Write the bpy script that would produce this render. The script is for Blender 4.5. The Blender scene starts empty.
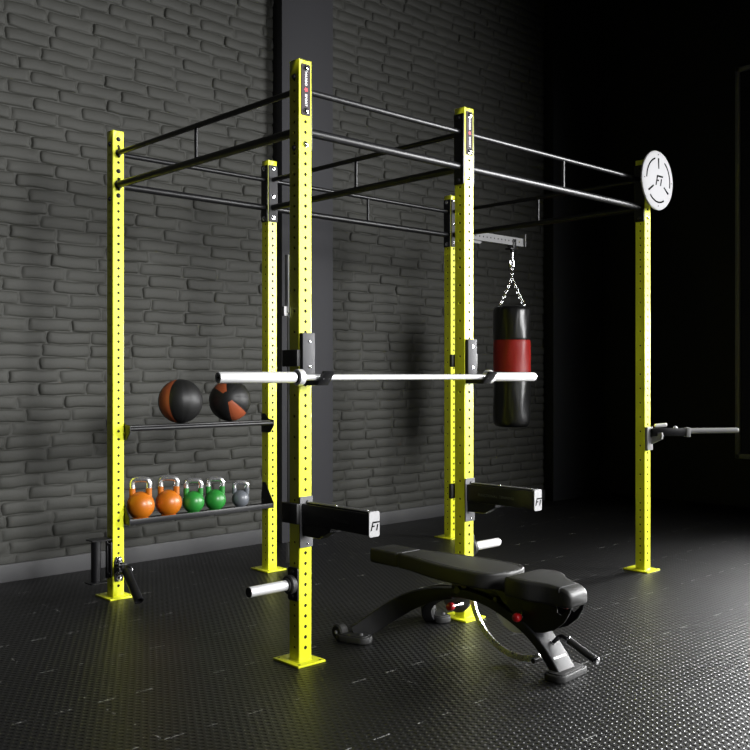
import bpy, bmesh, math, random
from mathutils import Vector, Matrix
random.seed(7)
C = bpy.context.scene.collection
PI = math.pi
R = math.radians

# ------------------------------------------------------------------ materials
def newmat(name):
    m = bpy.data.materials.new(name); m.use_nodes = True
    nt = m.node_tree
    return m, nt, nt.nodes['Principled BSDF']

def mat(name, col, rough=.5, metal=0, coat=0, coat_rough=.1, spec=.5, nscale=0, nbump=0, rvar=0, bdist=.002, stretch=None):
    m, nt, b = newmat(name)
    b.inputs['Base Color'].default_value = (*col, 1)
    b.inputs['Roughness'].default_value = rough
    b.inputs['Metallic'].default_value = metal
    b.inputs['Coat Weight'].default_value = coat
    b.inputs['Coat Roughness'].default_value = coat_rough
    b.inputs['Specular IOR Level'].default_value = spec
    if nscale:
        tc = nt.nodes.new('ShaderNodeTexCoord'); n = nt.nodes.new('ShaderNodeTexNoise')
        n.inputs['Scale'].default_value = nscale; n.inputs['Detail'].default_value = 4
        src = tc.outputs['Object']
        if stretch:
            mp = nt.nodes.new('ShaderNodeMapping'); mp.inputs['Scale'].default_value = stretch
            nt.links.new(src, mp.inputs[0]); src = mp.outputs[0]
        nt.links.new(src, n.inputs['Vector'])
        if nbump:
            bp = nt.nodes.new('ShaderNodeBump'); bp.inputs['Strength'].default_value = nbump
            bp.inputs['Distance'].default_value = bdist
            nt.links.new(n.outputs['Fac'], bp.inputs['Height']); nt.links.new(bp.outputs[0], b.inputs['Normal'])
        if rvar:
            mr = nt.nodes.new('ShaderNodeMapRange')
            mr.inputs['To Min'].default_value = rough - rvar; mr.inputs['To Max'].default_value = rough + rvar
            nt.links.new(n.outputs['Fac'], mr.inputs['Value']); nt.links.new(mr.outputs[0], b.inputs['Roughness'])
    return m

M = {}
M['yellow'] = mat('yellow_paint', (.83, .86, .022), .38, coat=.25, coat_rough=.15, nscale=60, rvar=.05)
M['black'] = mat('black_powder_coat', (.007, .007, .008), .36, spec=.38, nscale=250, nbump=.08, bdist=.0006)
M['blackgloss'] = mat('black_gloss_metal', (.008, .008, .009), .36, spec=.4)
M['frame_paint'] = mat('bench_frame_paint', (.010, .010, .011), .52, spec=.22, nscale=200, nbump=.05, bdist=.0005)
M['steel'] = mat('brushed_steel', (.78, .78, .79), .28, metal=1, nscale=80, rvar=.06)
M['chrome'] = mat('chrome', (.85, .85, .87), .14, metal=1)
M['handle_steel'] = mat('polished_handle_steel', (.85, .85, .86), .26, metal=.9, nscale=60, rvar=.04)
M['chrome_bar'] = mat('satin_chrome_bar', (.80, .80, .81), .42, metal=.55, nscale=120, rvar=.05)
M['rubber'] = mat('black_rubber', (.012, .012, .012), .6, nscale=300, nbump=.2, bdist=.0005)
M['gray_plate'] = mat('satin_grey_plate', (.11, .11, .115), .6, spec=.25, nscale=90, rvar=.05)
M['bracket'] = mat('grey_black_bracket', (.05, .05, .053), .6, spec=.25, nscale=90, rvar=.05)
M['light_gray'] = mat('light_grey_metal', (.27, .27, .275), .5, spec=.3, nscale=60, rvar=.05)
M['white_disc'] = mat('white_disc', (.33, .33, .34), .6, spec=.15, nscale=20, rvar=.05)
M['white_ink'] = mat('white_lettering', (.8, .8, .8), .5, nscale=10, rvar=.02)
M['red_ink'] = mat('red_lettering', (.65, .03, .05), .5, nscale=10, rvar=.02)
M['ink'] = mat('black_lettering', (.004, .004, .004), .9, spec=.05, nscale=10, rvar=.02)
M['dim_ink'] = mat('dark_grey_lettering', (.05, .05, .05), .5, nscale=10, rvar=.02)
M['badge'] = mat('badge_plate', (.035, .026, .029), .6, spec=.2, nscale=40, rvar=.04)
M['vinyl'] = mat('black_vinyl', (.014, .014, .013), .52, spec=.38, nscale=350, nbump=.25, bdist=.0006)
M['leather'] = mat('bag_black_leather', (.008, .008, .008), .33, coat=.2, coat_rough=.2, nscale=9, nbump=.5, bdist=.012, stretch=(1, 1, .35))
M['redleather'] = mat('bag_red_leather', (.34, .012, .008), .42, coat=.05, coat_rough=.2, nscale=9, nbump=.4, bdist=.01, stretch=(1, 1, .35))
M['ballblack'] = mat('ball_black', (.008, .008, .008), .48, spec=.35, nscale=200, nbump=.2, bdist=.0008)
M['ballorange'] = mat('ball_orange', (.27, .06, .02), .5, nscale=200, nbump=.2, bdist=.0008)
M['kb_orange'] = mat('kettlebell_orange', (.42, .115, .004), .38, coat=.08, nscale=50, rvar=.04)
M['kb_green'] = mat('kettlebell_green', (.018, .19, .026), .38, coat=.08, nscale=50, rvar=.04)
M['kb_grey'] = mat('kettlebell_grey', (.11, .12, .135), .38, coat=.08, nscale=50, rvar=.04)
M['redknob'] = mat('red_knob', (.55, .008, .012), .32, coat=.4, nscale=30, rvar=.03)
M['hole'] = mat('dark_hole', (.004, .004, .004), .8, nscale=30, rvar=.02)
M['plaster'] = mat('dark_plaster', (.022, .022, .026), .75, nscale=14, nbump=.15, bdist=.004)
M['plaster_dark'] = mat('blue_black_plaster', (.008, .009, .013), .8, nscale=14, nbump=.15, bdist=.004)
M['baseboard'] = mat('grey_baseboard', (.042, .042, .044), .6, nscale=30, rvar=.05)
M['ceil'] = mat('dark_ceiling', (.03, .03, .032), .9, nscale=20, rvar=.03)
M['frame'] = mat('window_frame_metal', (.24, .24, .25), .4, nscale=30, rvar=.05)
M['pane'] = mat('dark_window_glass', (.003, .003, .005), .12, spec=.35, nscale=3, rvar=.02)

def brick_mat():
    m, nt, b = newmat('painted_brick')
    tc = nt.nodes.new('ShaderNodeTexCoord')
    n1 = nt.nodes.new('ShaderNodeTexNoise'); n1.inputs['Scale'].default_value = 2.2; n1.inputs['Detail'].default_value = 3
    n2 = nt.nodes.new('ShaderNodeTexNoise'); n2.inputs['Scale'].default_value = 45; n2.inputs['Detail'].default_value = 6
    for n in (n1, n2): nt.links.new(tc.outputs['Object'], n.inputs['Vector'])
    rp = nt.nodes.new('ShaderNodeValToRGB')
    rp.color_ramp.elements[0].position = .3; rp.color_ramp.elements[0].color = (.0265, .0268, .0222, 1)
    rp.color_ramp.elements[1].position = .7; rp.color_ramp.elements[1].color = (.0335, .0338, .0285, 1)
    nt.links.new(n1.outputs['Fac'], rp.inputs[0]); nt.links.new(rp.outputs[0], b.inputs['Base Color'])
    bp = nt.nodes.new('ShaderNodeBump'); bp.inputs['Strength'].default_value = .4; bp.inputs['Distance'].default_value = .003
    nt.links.new(n2.outputs['Fac'], bp.inputs['Height']); nt.links.new(bp.outputs[0], b.inputs['Normal'])
    b.inputs['Roughness'].default_value = .7
    return m
M['brick'] = brick_mat()

def floor_mat():
    m, nt, b = newmat('rubber_puzzle_mat')
    N, L = nt.nodes, nt.links
    tc = N.new('ShaderNodeTexCoord'); sp = N.new('ShaderNodeSeparateXYZ'); L.new(tc.outputs['Object'], sp.inputs[0])
    X, Y = sp.outputs[0], sp.outputs[1]
    def f(op, a, c=0.0, d=None):
        n = N.new('ShaderNodeMath'); n.operation = op
        for i, v in enumerate((a, c, d)):
            if v is None: continue
            if isinstance(v, (int, float)): n.inputs[i].default_value = v
            else: L.new(v, n.inputs[i])
        return n.outputs[0]
    p = .034; kx = 2*PI/p; ky = 2*PI/(p*math.sqrt(3))          # dimples on a hexagonal lattice
    xx, yy = f('MULTIPLY', X, kx), f('MULTIPLY', Y, ky)
    lat = f('ADD', f('COSINE', f('MULTIPLY', Y, 2*ky)), f('ADD', f('COSINE', f('ADD', xx, yy)), f('COSINE', f('SUBTRACT', xx, yy))))
    mrb = N.new('ShaderNodeMapRange'); mrb.interpolation_type = 'SMOOTHSTEP'; L.new(lat, mrb.inputs['Value'])
    mrb.inputs['From Min'].default_value = -.4; mrb.inputs['From Max'].default_value = 2.2; mrb.inputs['To Min'].default_value = 0; mrb.inputs['To Max'].default_value = -1
    bumps = mrb.outputs[0]
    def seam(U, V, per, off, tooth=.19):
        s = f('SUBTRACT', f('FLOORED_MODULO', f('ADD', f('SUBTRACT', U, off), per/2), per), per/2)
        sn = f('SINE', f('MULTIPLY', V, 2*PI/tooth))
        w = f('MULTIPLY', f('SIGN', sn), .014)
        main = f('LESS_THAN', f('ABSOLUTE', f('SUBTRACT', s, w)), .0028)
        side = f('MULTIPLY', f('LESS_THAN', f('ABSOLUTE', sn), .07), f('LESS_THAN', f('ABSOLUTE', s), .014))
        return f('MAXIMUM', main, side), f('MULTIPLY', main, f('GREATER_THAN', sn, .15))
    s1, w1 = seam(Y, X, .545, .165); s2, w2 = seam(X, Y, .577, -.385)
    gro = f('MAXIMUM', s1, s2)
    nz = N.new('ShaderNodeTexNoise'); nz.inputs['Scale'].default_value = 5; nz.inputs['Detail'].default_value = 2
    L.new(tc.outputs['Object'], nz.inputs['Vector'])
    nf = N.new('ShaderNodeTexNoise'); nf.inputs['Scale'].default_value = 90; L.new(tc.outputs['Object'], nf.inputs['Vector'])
    seam_glint = f('MULTIPLY', f('MULTIPLY', w1, f('GREATER_THAN', nz.outputs['Fac'], .47)), f('GREATER_THAN', nf.outputs['Fac'], .47))  # glints on the light-facing tooth edges, painted into the colour as pale flecks
    seam_glint2 = f('MULTIPLY', f('MULTIPLY', w2, f('GREATER_THAN', nz.outputs['Fac'], .56)), f('GREATER_THAN', nf.outputs['Fac'], .55))
    seam_glint = f('MAXIMUM', seam_glint, seam_glint2)
    h = f('SUBTRACT', f('MULTIPLY', bumps, .0030), f('MULTIPLY', gro, .006))
    bp = N.new('ShaderNodeBump'); bp.inputs['Strength'].default_value = 1; bp.inputs['Distance'].default_value = 1
    L.new(h, bp.inputs['Height']); L.new(bp.outputs[0], b.inputs['Normal'])
    n3 = N.new('ShaderNodeTexNoise'); n3.inputs['Scale'].default_value = 1.3; n3.inputs['Detail'].default_value = 5
    L.new(tc.outputs['Object'], n3.inputs['Vector'])
    mr = N.new('ShaderNodeMapRange'); mr.inputs['To Min'].default_value = .38; mr.inputs['To Max'].default_value = .48
    L.new(n3.outputs['Fac'], mr.inputs['Value']); L.new(mr.outputs[0], b.inputs['Roughness'])
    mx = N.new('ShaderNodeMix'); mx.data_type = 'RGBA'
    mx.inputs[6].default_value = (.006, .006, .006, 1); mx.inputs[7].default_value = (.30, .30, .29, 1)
    L.new(seam_glint, mx.inputs[0])
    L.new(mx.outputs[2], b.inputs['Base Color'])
    b.inputs['Specular IOR Level'].default_value = .27
    return m
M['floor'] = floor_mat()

# ------------------------------------------------------------------ mesh helpers
def merge(bm, t, mtx=None, mi=0):
    if mtx is not None: t.transform(mtx)
    for f in t.faces:
        if mi: f.material_index = mi
    me = bpy.data.meshes.new('tmp'); t.to_mesh(me); t.free(); bm.from_mesh(me); bpy.data.meshes.remove(me)

def T(x, y, z): return Matrix.Translation((x, y, z))
def RX(a): return Matrix.Rotation(a, 4, 'X')
def RY(a): return Matrix.Rotation(a, 4, 'Y')
def RZ(a): return Matrix.Rotation(a, 4, 'Z')

def box(bm, x0, x1, y0, y1, z0, z1, bev=.002, mi=0, seg=2, mtx=None):
    t = bmesh.new(); bmesh.ops.create_cube(t, size=1)
    t.transform(Matrix.Translation(((x0+x1)/2, (y0+y1)/2, (z0+z1)/2)) @ Matrix.Diagonal((abs(x1-x0), abs(y1-y0), abs(z1-z0), 1)))
    if bev: bmesh.ops.bevel(t, geom=t.edges[:], offset=bev, segments=seg, affect='EDGES', profile=.5)
    merge(bm, t, mtx, mi)

def rings(t, rs, closed=False, caps=True):
    n = len(rs[0]); V = [[t.verts.new(p) for p in r] for r in rs]
    pairs = list(zip(V, V[1:])) + ([(V[-1], V[0])] if closed else [])
    for a, b in pairs:
        for i in range(n):
            j = (i+1) % n
            t.faces.new((a[i], a[j], b[j], b[i]))
    if caps and not closed:
        t.faces.new(V[0][::-1]); t.faces.new(V[-1])

def lathe(bm, prof, mtx=None, seg=24, mi=0):
    """profile [(r, z)] spun around local z"""
    t = bmesh.new()
    rs = [[(max(r, 1e-5)*math.cos(2*PI*i/seg), max(r, 1e-5)*math.sin(2*PI*i/seg), z) for i in range(seg)] for r, z in prof]
    rings(t, rs); bmesh.ops.recalc_face_normals(t, faces=t.faces[:])
    merge(bm, t, mtx, mi)

def align(p0, p1):
    d = Vector(p1) - Vector(p0)
    return Matrix.Translation(p0) @ d.to_track_quat('Z', 'Y').to_matrix().to_4x4(), d.length

def cyl(bm, p0, p1, r, seg=20, bev=.0015, mi=0):
    m, l = align(p0, p1); b = min(bev, r*.5, l*.4)
    lathe(bm, [(0, 0), (r-b, 0), (r, b), (r, l-b), (r-b, l), (0, l)], m, seg, mi)

def catmull(pts, n=6):
    P = [Vector(p) for p in pts]; P = [2*P[0]-P[1]] + P + [2*P[-1]-P[-2]]; o = []
    for i in range(1, len(P)-2):
        for k in range(n):
            t = k/n
            o.append(.5*((2*P[i]) + (P[i+1]-P[i-1])*t + (2*P[i-1]-5*P[i]+4*P[i+1]-P[i+2])*t*t + (3*P[i]-P[i-1]-3*P[i+1]+P[i+2])*t**3))
    o.append(P[-2]); return o

def tube(bm, pts, r, seg=12, n=6, closed=False, mi=0, smooth=True):
    P = catmull(pts, n) if smooth and not closed else [Vector(p) for p in pts]
    t = bmesh.new(); rs = []; N = len(P); up = None
    for i, p in enumerate(P):
        if closed: d = (P[(i+1) % N]-P[i-1]).normalized()
        else: d = (P[min(i+1, N-1)]-P[max(i-1, 0)]).normalized()
        if up is None: up = d.orthogonal().normalized()
        up = (up - d*up.dot(d)).normalized(); s = d.cross(up)
        rs.append([p + r*(math.cos(2*PI*k/seg)*up + math.sin(2*PI*k/seg)*s) for k in range(seg)])
    rings(t, rs, closed); bmesh.ops.recalc_face_normals(t, faces=t.faces[:])
    merge(bm, t, None, mi)

def rrect(w, h, r, n=4):
    o = []
    for cx, cy, a0 in ((w/2-r, h/2-r, 0), (-w/2+r, h/2-r, 90), (-w/2+r, -h/2+r, 180), (w/2-r, -h/2+r, 270)):
        for k in range(n+1):
            a = R(a0 + 90*k/n); o.append((cx+r*math.cos(a), cy+r*math.sin(a)))
    return o

def ribbon(bm, pts, sides, w, h, r=.006, n=6, mi=0):
    """sweep a rounded rectangle: width w along the given side vectors, height h normal to them"""
    P = catmull(pts, n); S = catmull(sides, n); t = bmesh.new(); rs = []; N = len(P)
    W = catmull([(a, b, 0) for a, b in zip(w, h)], n)
    for i, p in enumerate(P):
        d = (P[min(i+1, N-1)]-P[max(i-1, 0)]).normalized(); s = S[i]; s = (s-d*s.dot(d)).normalized(); u = d.cross(s)
        rs.append([p + a*s + b*u for a, b in rrect(W[i].x, W[i].y, r)])
    rings(t, rs); bmesh.ops.recalc_face_normals(t, faces=t.faces[:]); merge(bm, t, None, mi)

def prism(bm, poly, th, mtx=None, bev=.0015, mi=0, seg=1):
    """extrude a polygon in local xy by th along local z (centred)"""
    t = bmesh.new()
    a = [t.verts.new((x, y, -th/2)) for x, y in poly]; b = [t.verts.new((x, y, th/2)) for x, y in poly]
    n = len(poly); t.faces.new(a[::-1]); t.faces.new(b)
    for i in range(n): t.faces.new((a[i], a[(i+1) % n], b[(i+1) % n], b[i]))
    bmesh.ops.recalc_face_normals(t, faces=t.faces[:])
    if bev:
        es = [e for e in t.edges if abs(e.verts[0].co.z-e.verts[1].co.z) < 1e-6]
        bmesh.ops.bevel(t, geom=es, offset=bev, segments=seg, affect='EDGES', profile=.5)
    merge(bm, t, mtx, mi)

YZ = Matrix(((0, 0, 1, 0), (1, 0, 0, 0), (0, 1, 0, 0), (0, 0, 0, 1)))     # local (a,b) -> world (y,z), extrude along x
XZ = Matrix(((1, 0, 0, 0), (0, 0, -1, 0), (0, 1, 0, 0), (0, 0, 0, 1)))    # local (a,b) -> world (x,z), normal -y

def ring_sector(r0, r1, a0, a1, n=24, c=(0, 0)):
    o = []
    for k in range(n+1):
        a = R(a0+(a1-a0)*k/n); o.append((c[0]+r1*math.cos(a), c[1]+r1*math.sin(a)))
    for k in range(n, -1, -1):
        a = R(a0+(a1-a0)*k/n); o.append((c[0]+r0*math.cos(a), c[1]+r0*math.sin(a)))
    return o

def sector_mesh(bm, r0, r1, a0, a1, th, c, mtx, n=24, mi=0):
    t = bmesh.new(); rs = []
    for k in range(n+1):
        a = R(a0+(a1-a0)*k/n); ca, sa = math.cos(a), math.sin(a)
        rs.append([(c[0]+r*ca, c[1]+r*sa, z) for r, z in ((r0, -th/2), (r1, -th/2), (r1, th/2), (r0, th/2))])
    rings(t, rs); bmesh.ops.recalc_face_normals(t, faces=t.faces[:]); merge(bm, t, mtx, mi)

def text_mesh(bm, body, size, mtx, mi=0, th=.0006, shear=0, bold=0, align_x='CENTER', spacing=1.0):
    cu = bpy.data.curves.new('t', 'FONT'); cu.body = body; cu.size = size; cu.extrude = th; cu.shear = shear; cu.offset = bold
    cu.align_x = align_x; cu.align_y = 'CENTER'; cu.space_character = spacing; cu.resolution_u = 3
    ob = bpy.data.objects.new('t', cu); C.objects.link(ob)
    dg = bpy.context.evaluated_depsgraph_get(); me = bpy.data.meshes.new_from_object(ob.evaluated_get(dg))
    t = bmesh.new(); t.from_mesh(me)
    bpy.data.objects.remove(ob); bpy.data.meshes.remove(me); bpy.data.curves.remove(cu)
    for f in t.faces: f.smooth = False
    merge(bm, t, mtx, mi)

# the FT emblem drawn as italic strokes, unit height, centred
FT = [[(-.62, -.5), (-.46, -.5), (-.34, -.08), (-.04, -.08), (0, .07), (-.29, .07), (-.21, .33), (.02, .33), (.07, .5), (-.33, .5)],
      [(.10, .5), (.76, .5), (.71, .33), (.05, .33)],
      [(.20, -.5), (.37, -.5), (.56, .2), (.39, .2)]]
def emblem(bm, size, mtx, mi):
    for k, poly in enumerate(FT):
        prism(bm, [(x*size, y*size) for x, y in poly], .0012, mtx, 0, mi)

def disc_dome(bm, p, nrm, r, h=None, mi=0):
    """bolt head: washer and domed head pointing along nrm"""
    h = h or r*.8; m, _ = align(p, Vector(p)+Vector(nrm))
    lathe(bm, [(0, 0), (r*1.25, 0), (r*1.25, h*.18), (r, h*.2), (r*.97, h*.5), (r*.7, h*.85), (r*.3, h), (0, h)], m, 16, mi)

# ------------------------------------------------------------------ object helpers
def finish(bm, name, mats, angle=32):
    me = bpy.data.meshes.new(name); bm.to_mesh(me); bm.free()
    for k in (mats if isinstance(mats, (list, tuple)) else [mats]): me.materials.append(M[k])
    for p in me.polygons: p.use_smooth = True
    me.set_sharp_from_angle(angle=R(angle))
    return me

SPLIT = {'rivet', 'screw', 'bolt', 'bolt_hole', 'hole', 'pivot_bolt', 'end_ring', 'stitching', 'seam_piping', 'weld_collar'}
def islands(bm):
    seen = set(); out = []
    for v in bm.verts:
        if v in seen: continue
        st = [v]; comp = set([v]); seen.add(v)
        while st:
            a = st.pop()
            for e in a.link_edges:
                b = e.other_vert(a)
                if b not in seen: seen.add(b); comp.add(b); st.append(b)
        out.append(comp)
    return out

def obj(name, bm, mats, parent=None, label=None, angle=32, loc=None):
    if name in SPLIT:
        bm.verts.ensure_lookup_table(); isl = islands(bm)
        if len(isl) > 1:
            idx = [set(v.index for v in c) for c in (bm.verts.index_update() or isl)]
            o = None
            for c in idx:
                b2 = bm.copy(); b2.verts.ensure_lookup_table()
                bmesh.ops.delete(b2, geom=[v for v in b2.verts if v.index not in c], context='VERTS')
                q = obj1(name, b2, mats, parent, label, angle, loc); o = o or q
            bm.free(); return o
    return obj1(name, bm, mats, parent, label, angle, loc)

def obj1(name, bm, mats, parent=None, label=None, angle=32, loc=None):
    o = bpy.data.objects.new(name, finish(bm, name, mats, angle)); C.objects.link(o)
    if parent is not None: o.parent = parent
    if loc: o.location = loc
    if label: o['label'] = label
    return o

def inst(o, parent, loc=(0, 0, 0), rot=(0, 0, 0), name=None):
    c = o.copy(); C.objects.link(c); c.parent = parent; c.location = loc; c.rotation_euler = rot
    if name: c.name = name
    return c

def thing(name, label, cat, loc=(0, 0, 0), rz=0, group=None):
    o = bpy.data.objects.new(name, None); C.objects.link(o); o.empty_display_size = .1
    o.location = loc; o.rotation_euler = (0, 0, rz); o['label'] = label; o['category'] = cat
    if group: o['group'] = group
    return o

def copy_tree(o, loc=None, rz=None, label=None, parent=None):
    kids = [c for c in bpy.data.objects if c.parent == o]
    c = o.copy(); C.objects.link(c); c.parent = parent
    for k in kids: copy_tree(k, parent=c)
    if loc: c.location = loc
    if rz is not None: c.rotation_euler = (0, 0, rz)
    if label: c['label'] = label
    return c

def struct(name, bm, mats, parent=None, label=None, angle=32):
    o = obj(name, bm, mats, parent, label, angle)
    if parent is None: o['kind'] = 'structure'
    return o

# ------------------------------------------------------------------ room
WY = 2.74; XR = 6.72; CEIL = 6.0
XL = -3.6; YN = -8.0
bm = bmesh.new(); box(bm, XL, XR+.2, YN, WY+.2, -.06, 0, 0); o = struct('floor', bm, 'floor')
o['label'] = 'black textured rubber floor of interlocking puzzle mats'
bm = bmesh.new(); box(bm, XL, XR+.2, YN, WY+.2, CEIL, CEIL+.1, 0); struct('ceiling', bm, 'ceil')

# brick wall: every brick an irregular pillow standing proud of a mortar bed, all one surface
def brick_wall():
    t = bmesh.new(); rnd = random.Random(3)
    H0 = .0878; W0 = .335
    box(t, XL, XR+.2, WY+.006, WY+.2, 0, CEIL, 0)
    rows = int(CEIL/H0)+1
    for r in range(rows):
        z0 = r*H0; x = XL - rnd.random()*.3 + (r % 2)*.16
        while x < XR:
            w = W0*rnd.uniform(.90, 1.08)
            gx, gz = 10, 6
            tilt = rnd.uniform(-.0045, .0045); dep = rnd.uniform(-.003, .003); zo = rnd.uniform(-.003, .003); zr = rnd.uniform(-.006, .006)
            ph = [rnd.uniform(0, 6.28) for _ in range(6)]
            grid = []
            for j in range(gz+1):
                row = []
                for i in range(gx+1):
                    eu = [0, .018, .045, .12, .3, .5, .7, .88, .955, .982, 1][i]; ev = [0, .07, .17, .5, .83, .93, 1][j]
                    px = x + .0015 + eu*(w-.003); pz = z0 + .0008 + ev*(H0-.0016) + zo*.5 + zr*(eu-.5)
                    cornr = min(eu, 1-eu)*w; cornv = min(ev, 1-ev)*H0
                    pz += .0028*math.sin(px*23+ph[0]) * (1 if abs(ev-.5) > .3 else .2) + .0015*math.sin(px*61+ph[1])
                    px += .004*math.sin(pz*70+ph[2]) * (1 if abs(eu-.5) > .4 else .1)
                    if cornr < .004: pz = z0 + H0/2 + (pz-z0-H0/2)*.82
                    e = min(cornr/.014, 1)*min(cornv/.0105, 1); e = e*e*(3-2*e)
                    py = WY + .0075 - e*.0115 + (1 if e > .2 else 0)*(dep + tilt*(eu-.5)*2 + .0022*math.sin(px*31+ph[3])*math.sin(pz*55+ph[4]))
                    row.append(t.verts.new((px, py, pz)))
                grid.append(row)
            for j in range(gz):
                for i in range(gx):
                    t.faces.new((grid[j][i], grid[j][i+1], grid[j+1][i+1], grid[j+1][i]))
            x += w
    return t
o = struct('wall_back', brick_wall(), 'brick', angle=60); o['label'] = 'charcoal painted brick wall behind the rig'
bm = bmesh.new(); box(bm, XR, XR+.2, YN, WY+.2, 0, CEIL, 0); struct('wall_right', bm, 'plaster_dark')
def board(x0, x1):
    b = bmesh.new(); box(b, x0, x1, WY-.024, WY+.004, 0, .118, .003); return b
PX0, PX1, PY = 1.927, 2.474, 2.615
P2X0, P2X1 = 5.62, 6.55
struct('baseboard_back', board(XL, PX0), 'baseboard')
struct('baseboard_middle', board(PX1, P2X0), 'baseboard')
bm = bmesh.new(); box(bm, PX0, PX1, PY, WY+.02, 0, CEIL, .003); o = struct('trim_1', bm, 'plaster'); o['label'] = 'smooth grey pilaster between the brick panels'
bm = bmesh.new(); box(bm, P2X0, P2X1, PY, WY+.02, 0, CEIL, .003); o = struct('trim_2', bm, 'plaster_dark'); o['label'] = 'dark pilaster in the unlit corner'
# big dark window on the right wall
bm = bmesh.new(); wy1, wy0, wz0, wz1 = 1.09, -3.2, .50, 4.56; fw = .05
for a, b, c, d in ((wy1-fw, wy1, wz0, wz1), (wy0, wy0+fw, wz0, wz1), (wy0, wy1, wz0, wz0+fw), (wy0, wy1, wz1-fw, wz1), (-1.08, -1.04, wz0, wz1)):
    box(bm, XR-.045, XR+.0, a, b, c, d, .006)
win = struct('window_1', bm, 'frame'); win['label'] = 'tall dark window with thin metal frame'
bm = bmesh.new(); box(bm, XR-.02, XR-.012, wy0+fw*.5, wy1-fw*.5, wz0+fw*.5, wz1-fw*.5, 0)
obj('window_pane', bm, 'pane', win)

# ------------------------------------------------------------------ the rig
PW = .076; HP = PW/2; PH = 2.87
BX, CX, DX = 0, 1.183, 3.078; AY = 1.812
rig = thing('training_rig', 'tall yellow six-post steel training rig with black overhead bars', 'power rack', (0, 0, 0))

def perf_face(bm, w, z0, z1, holes, r, mtx, dep=.004, mi=0, rb=None, rim=None):
    """flat strip in local xz (normal -y) of width w with real round holes at heights holes"""
    t = bmesh.new(); hs = sorted(h for h in holes if z0+.015 < h < z1-.015)
    hh = .022
    def quad(a, b):
        if b-a < 1e-5: return
        v = [t.verts.new(p) for p in ((-w/2, 0, a), (w/2, 0, a), (w/2, 0, b), (-w/2, 0, b))]; t.faces.new(v)
    cur = z0
    cor = [math.atan2(hh, w/2), PI-math.atan2(hh, w/2), PI+math.atan2(hh, w/2), 2*PI-math.atan2(hh, w/2)]
    ang = []
    for i in range(4):
        a, b = cor[i], cor[(i+1) % 4]
        if b < a: b += 2*PI
        for k in range(4): ang.append(a+(b-a)*k/4)
    for h in hs:
        a, b = h-hh, h+hh
        quad(cur, a); cur = b
        out, inn, bk = [], [], []
        for an in ang:
            c, s = math.cos(an), math.sin(an); k = min((w/2)/max(abs(c), 1e-9), hh/max(abs(s), 1e-9))
            out.append(t.verts.new((c*k, 0, h+s*k))); inn.append(t.verts.new((c*r, 0, h+s*r))); bk.append(t.verts.new((c*(rb or r), dep, h+s*(rb or r))))
        n = len(ang)
        for i in range(n):
            j = (i+1) % n
            t.faces.new((out[i], out[j], inn[j], inn[i])); fq = t.faces.new((inn[i], inn[j], bk[j], bk[i])); fq.material_index = rim or 0
    quad(cur, z1)
    merge(bm, t, mtx, mi)

def post_mesh():
    bm = bmesh.new(); ch = .005
    front = [.075+.05*i for i in range(55)]
    side = [z for z in front if z < .5 or z > 1.95] + [.575+.1*i for i in range(14)]
    for k, hs in ((0, front), (1, side), (2, front), (3, side)):      # -y, +x, +y, -x
        perf_face(bm, PW-2*ch, .008, PH, hs, .0088, RZ(k*PI/2) @ T(0, -HP, 0), rb=(.0088 if k % 2 == 0 else .0055), rim=(1 if k % 2 == 0 else 0))
    li = HP-.0045
    t = bmesh.new()                                              # dark inner wall of the tube
    ring0 = [t.verts.new((a*li, b*li, .01)) for a, b in ((-1, -1), (1, -1), (1, 1), (-1, 1))]
    ring1 = [t.verts.new((a*li, b*li, PH-.006)) for a, b in ((-1, -1), (1, -1), (1, 1), (-1, 1))]
    for i in range(4):
        fq = t.faces.new((ring0[i], ring0[(i+1) % 4], ring1[(i+1) % 4], ring1[i])); fq.material_index = 1
    merge(bm, t)
    t = bmesh.new()
    for k in range(4):
        pts = [(HP-ch, -HP), (HP-ch*.29, -HP+ch*.29), (HP, -HP+ch)]
        m = RZ(k*PI/2)
        for (a, b), (c, d) in zip(pts, pts[1:]):
            t.faces.new([t.verts.new(m @ Vector(p)) for p in ((a, b, .008), (c, d, .008), (c, d, PH), (a, b, PH))])
    merge(bm, t)
    bmesh.ops.remove_doubles(bm, verts=bm.verts[:], dist=1e-5)
    prism(bm, rrect(PW, PW, ch, 2), .004, T(0, 0, PH-.0022), 0)
    return bm
post0 = obj('upright', post_mesh(), ['yellow', 'hole'], rig, angle=30)
post0.location = (HP, HP, 0)
bm = bmesh.new()
box(bm, -.079, .087, -.084, .112, 0, .010, .0015)
tt = [( -.06, -.065), (.068, -.065), (-.06, .092), (.068, .092)]
bp0 = obj('base_plate', bm, 'yellow', post0)
bm = bmesh.new()
for x, y in tt: lathe(bm, [(0, 0), (.007, 0), (.007, .0008), (0, .0008)], T(x, y, .0098), 12)
# weld bead round the foot of the post
w = bmesh.new()
sq = rrect(PW+.004, PW+.004, .006, 3)
tube(w, [(x, y, .0115) for x, y in sq], .0035, 6, closed=True)
obj('weld_bead', w, 'yellow', post0)
obj('bolt_hole', bm, 'hole', post0)

posts = {'B': post0}
def add_post(key, x, y):
    p = copy_tree(post0, parent=rig); p.location = (x+HP, y+HP, 0); posts[key] = p
for key, x, y in (('C', CX, 0), ('D', DX, 0), ('A', BX, AY), ('E', CX, AY), ('F', DX, AY)): add_post(key, x, y)

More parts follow.
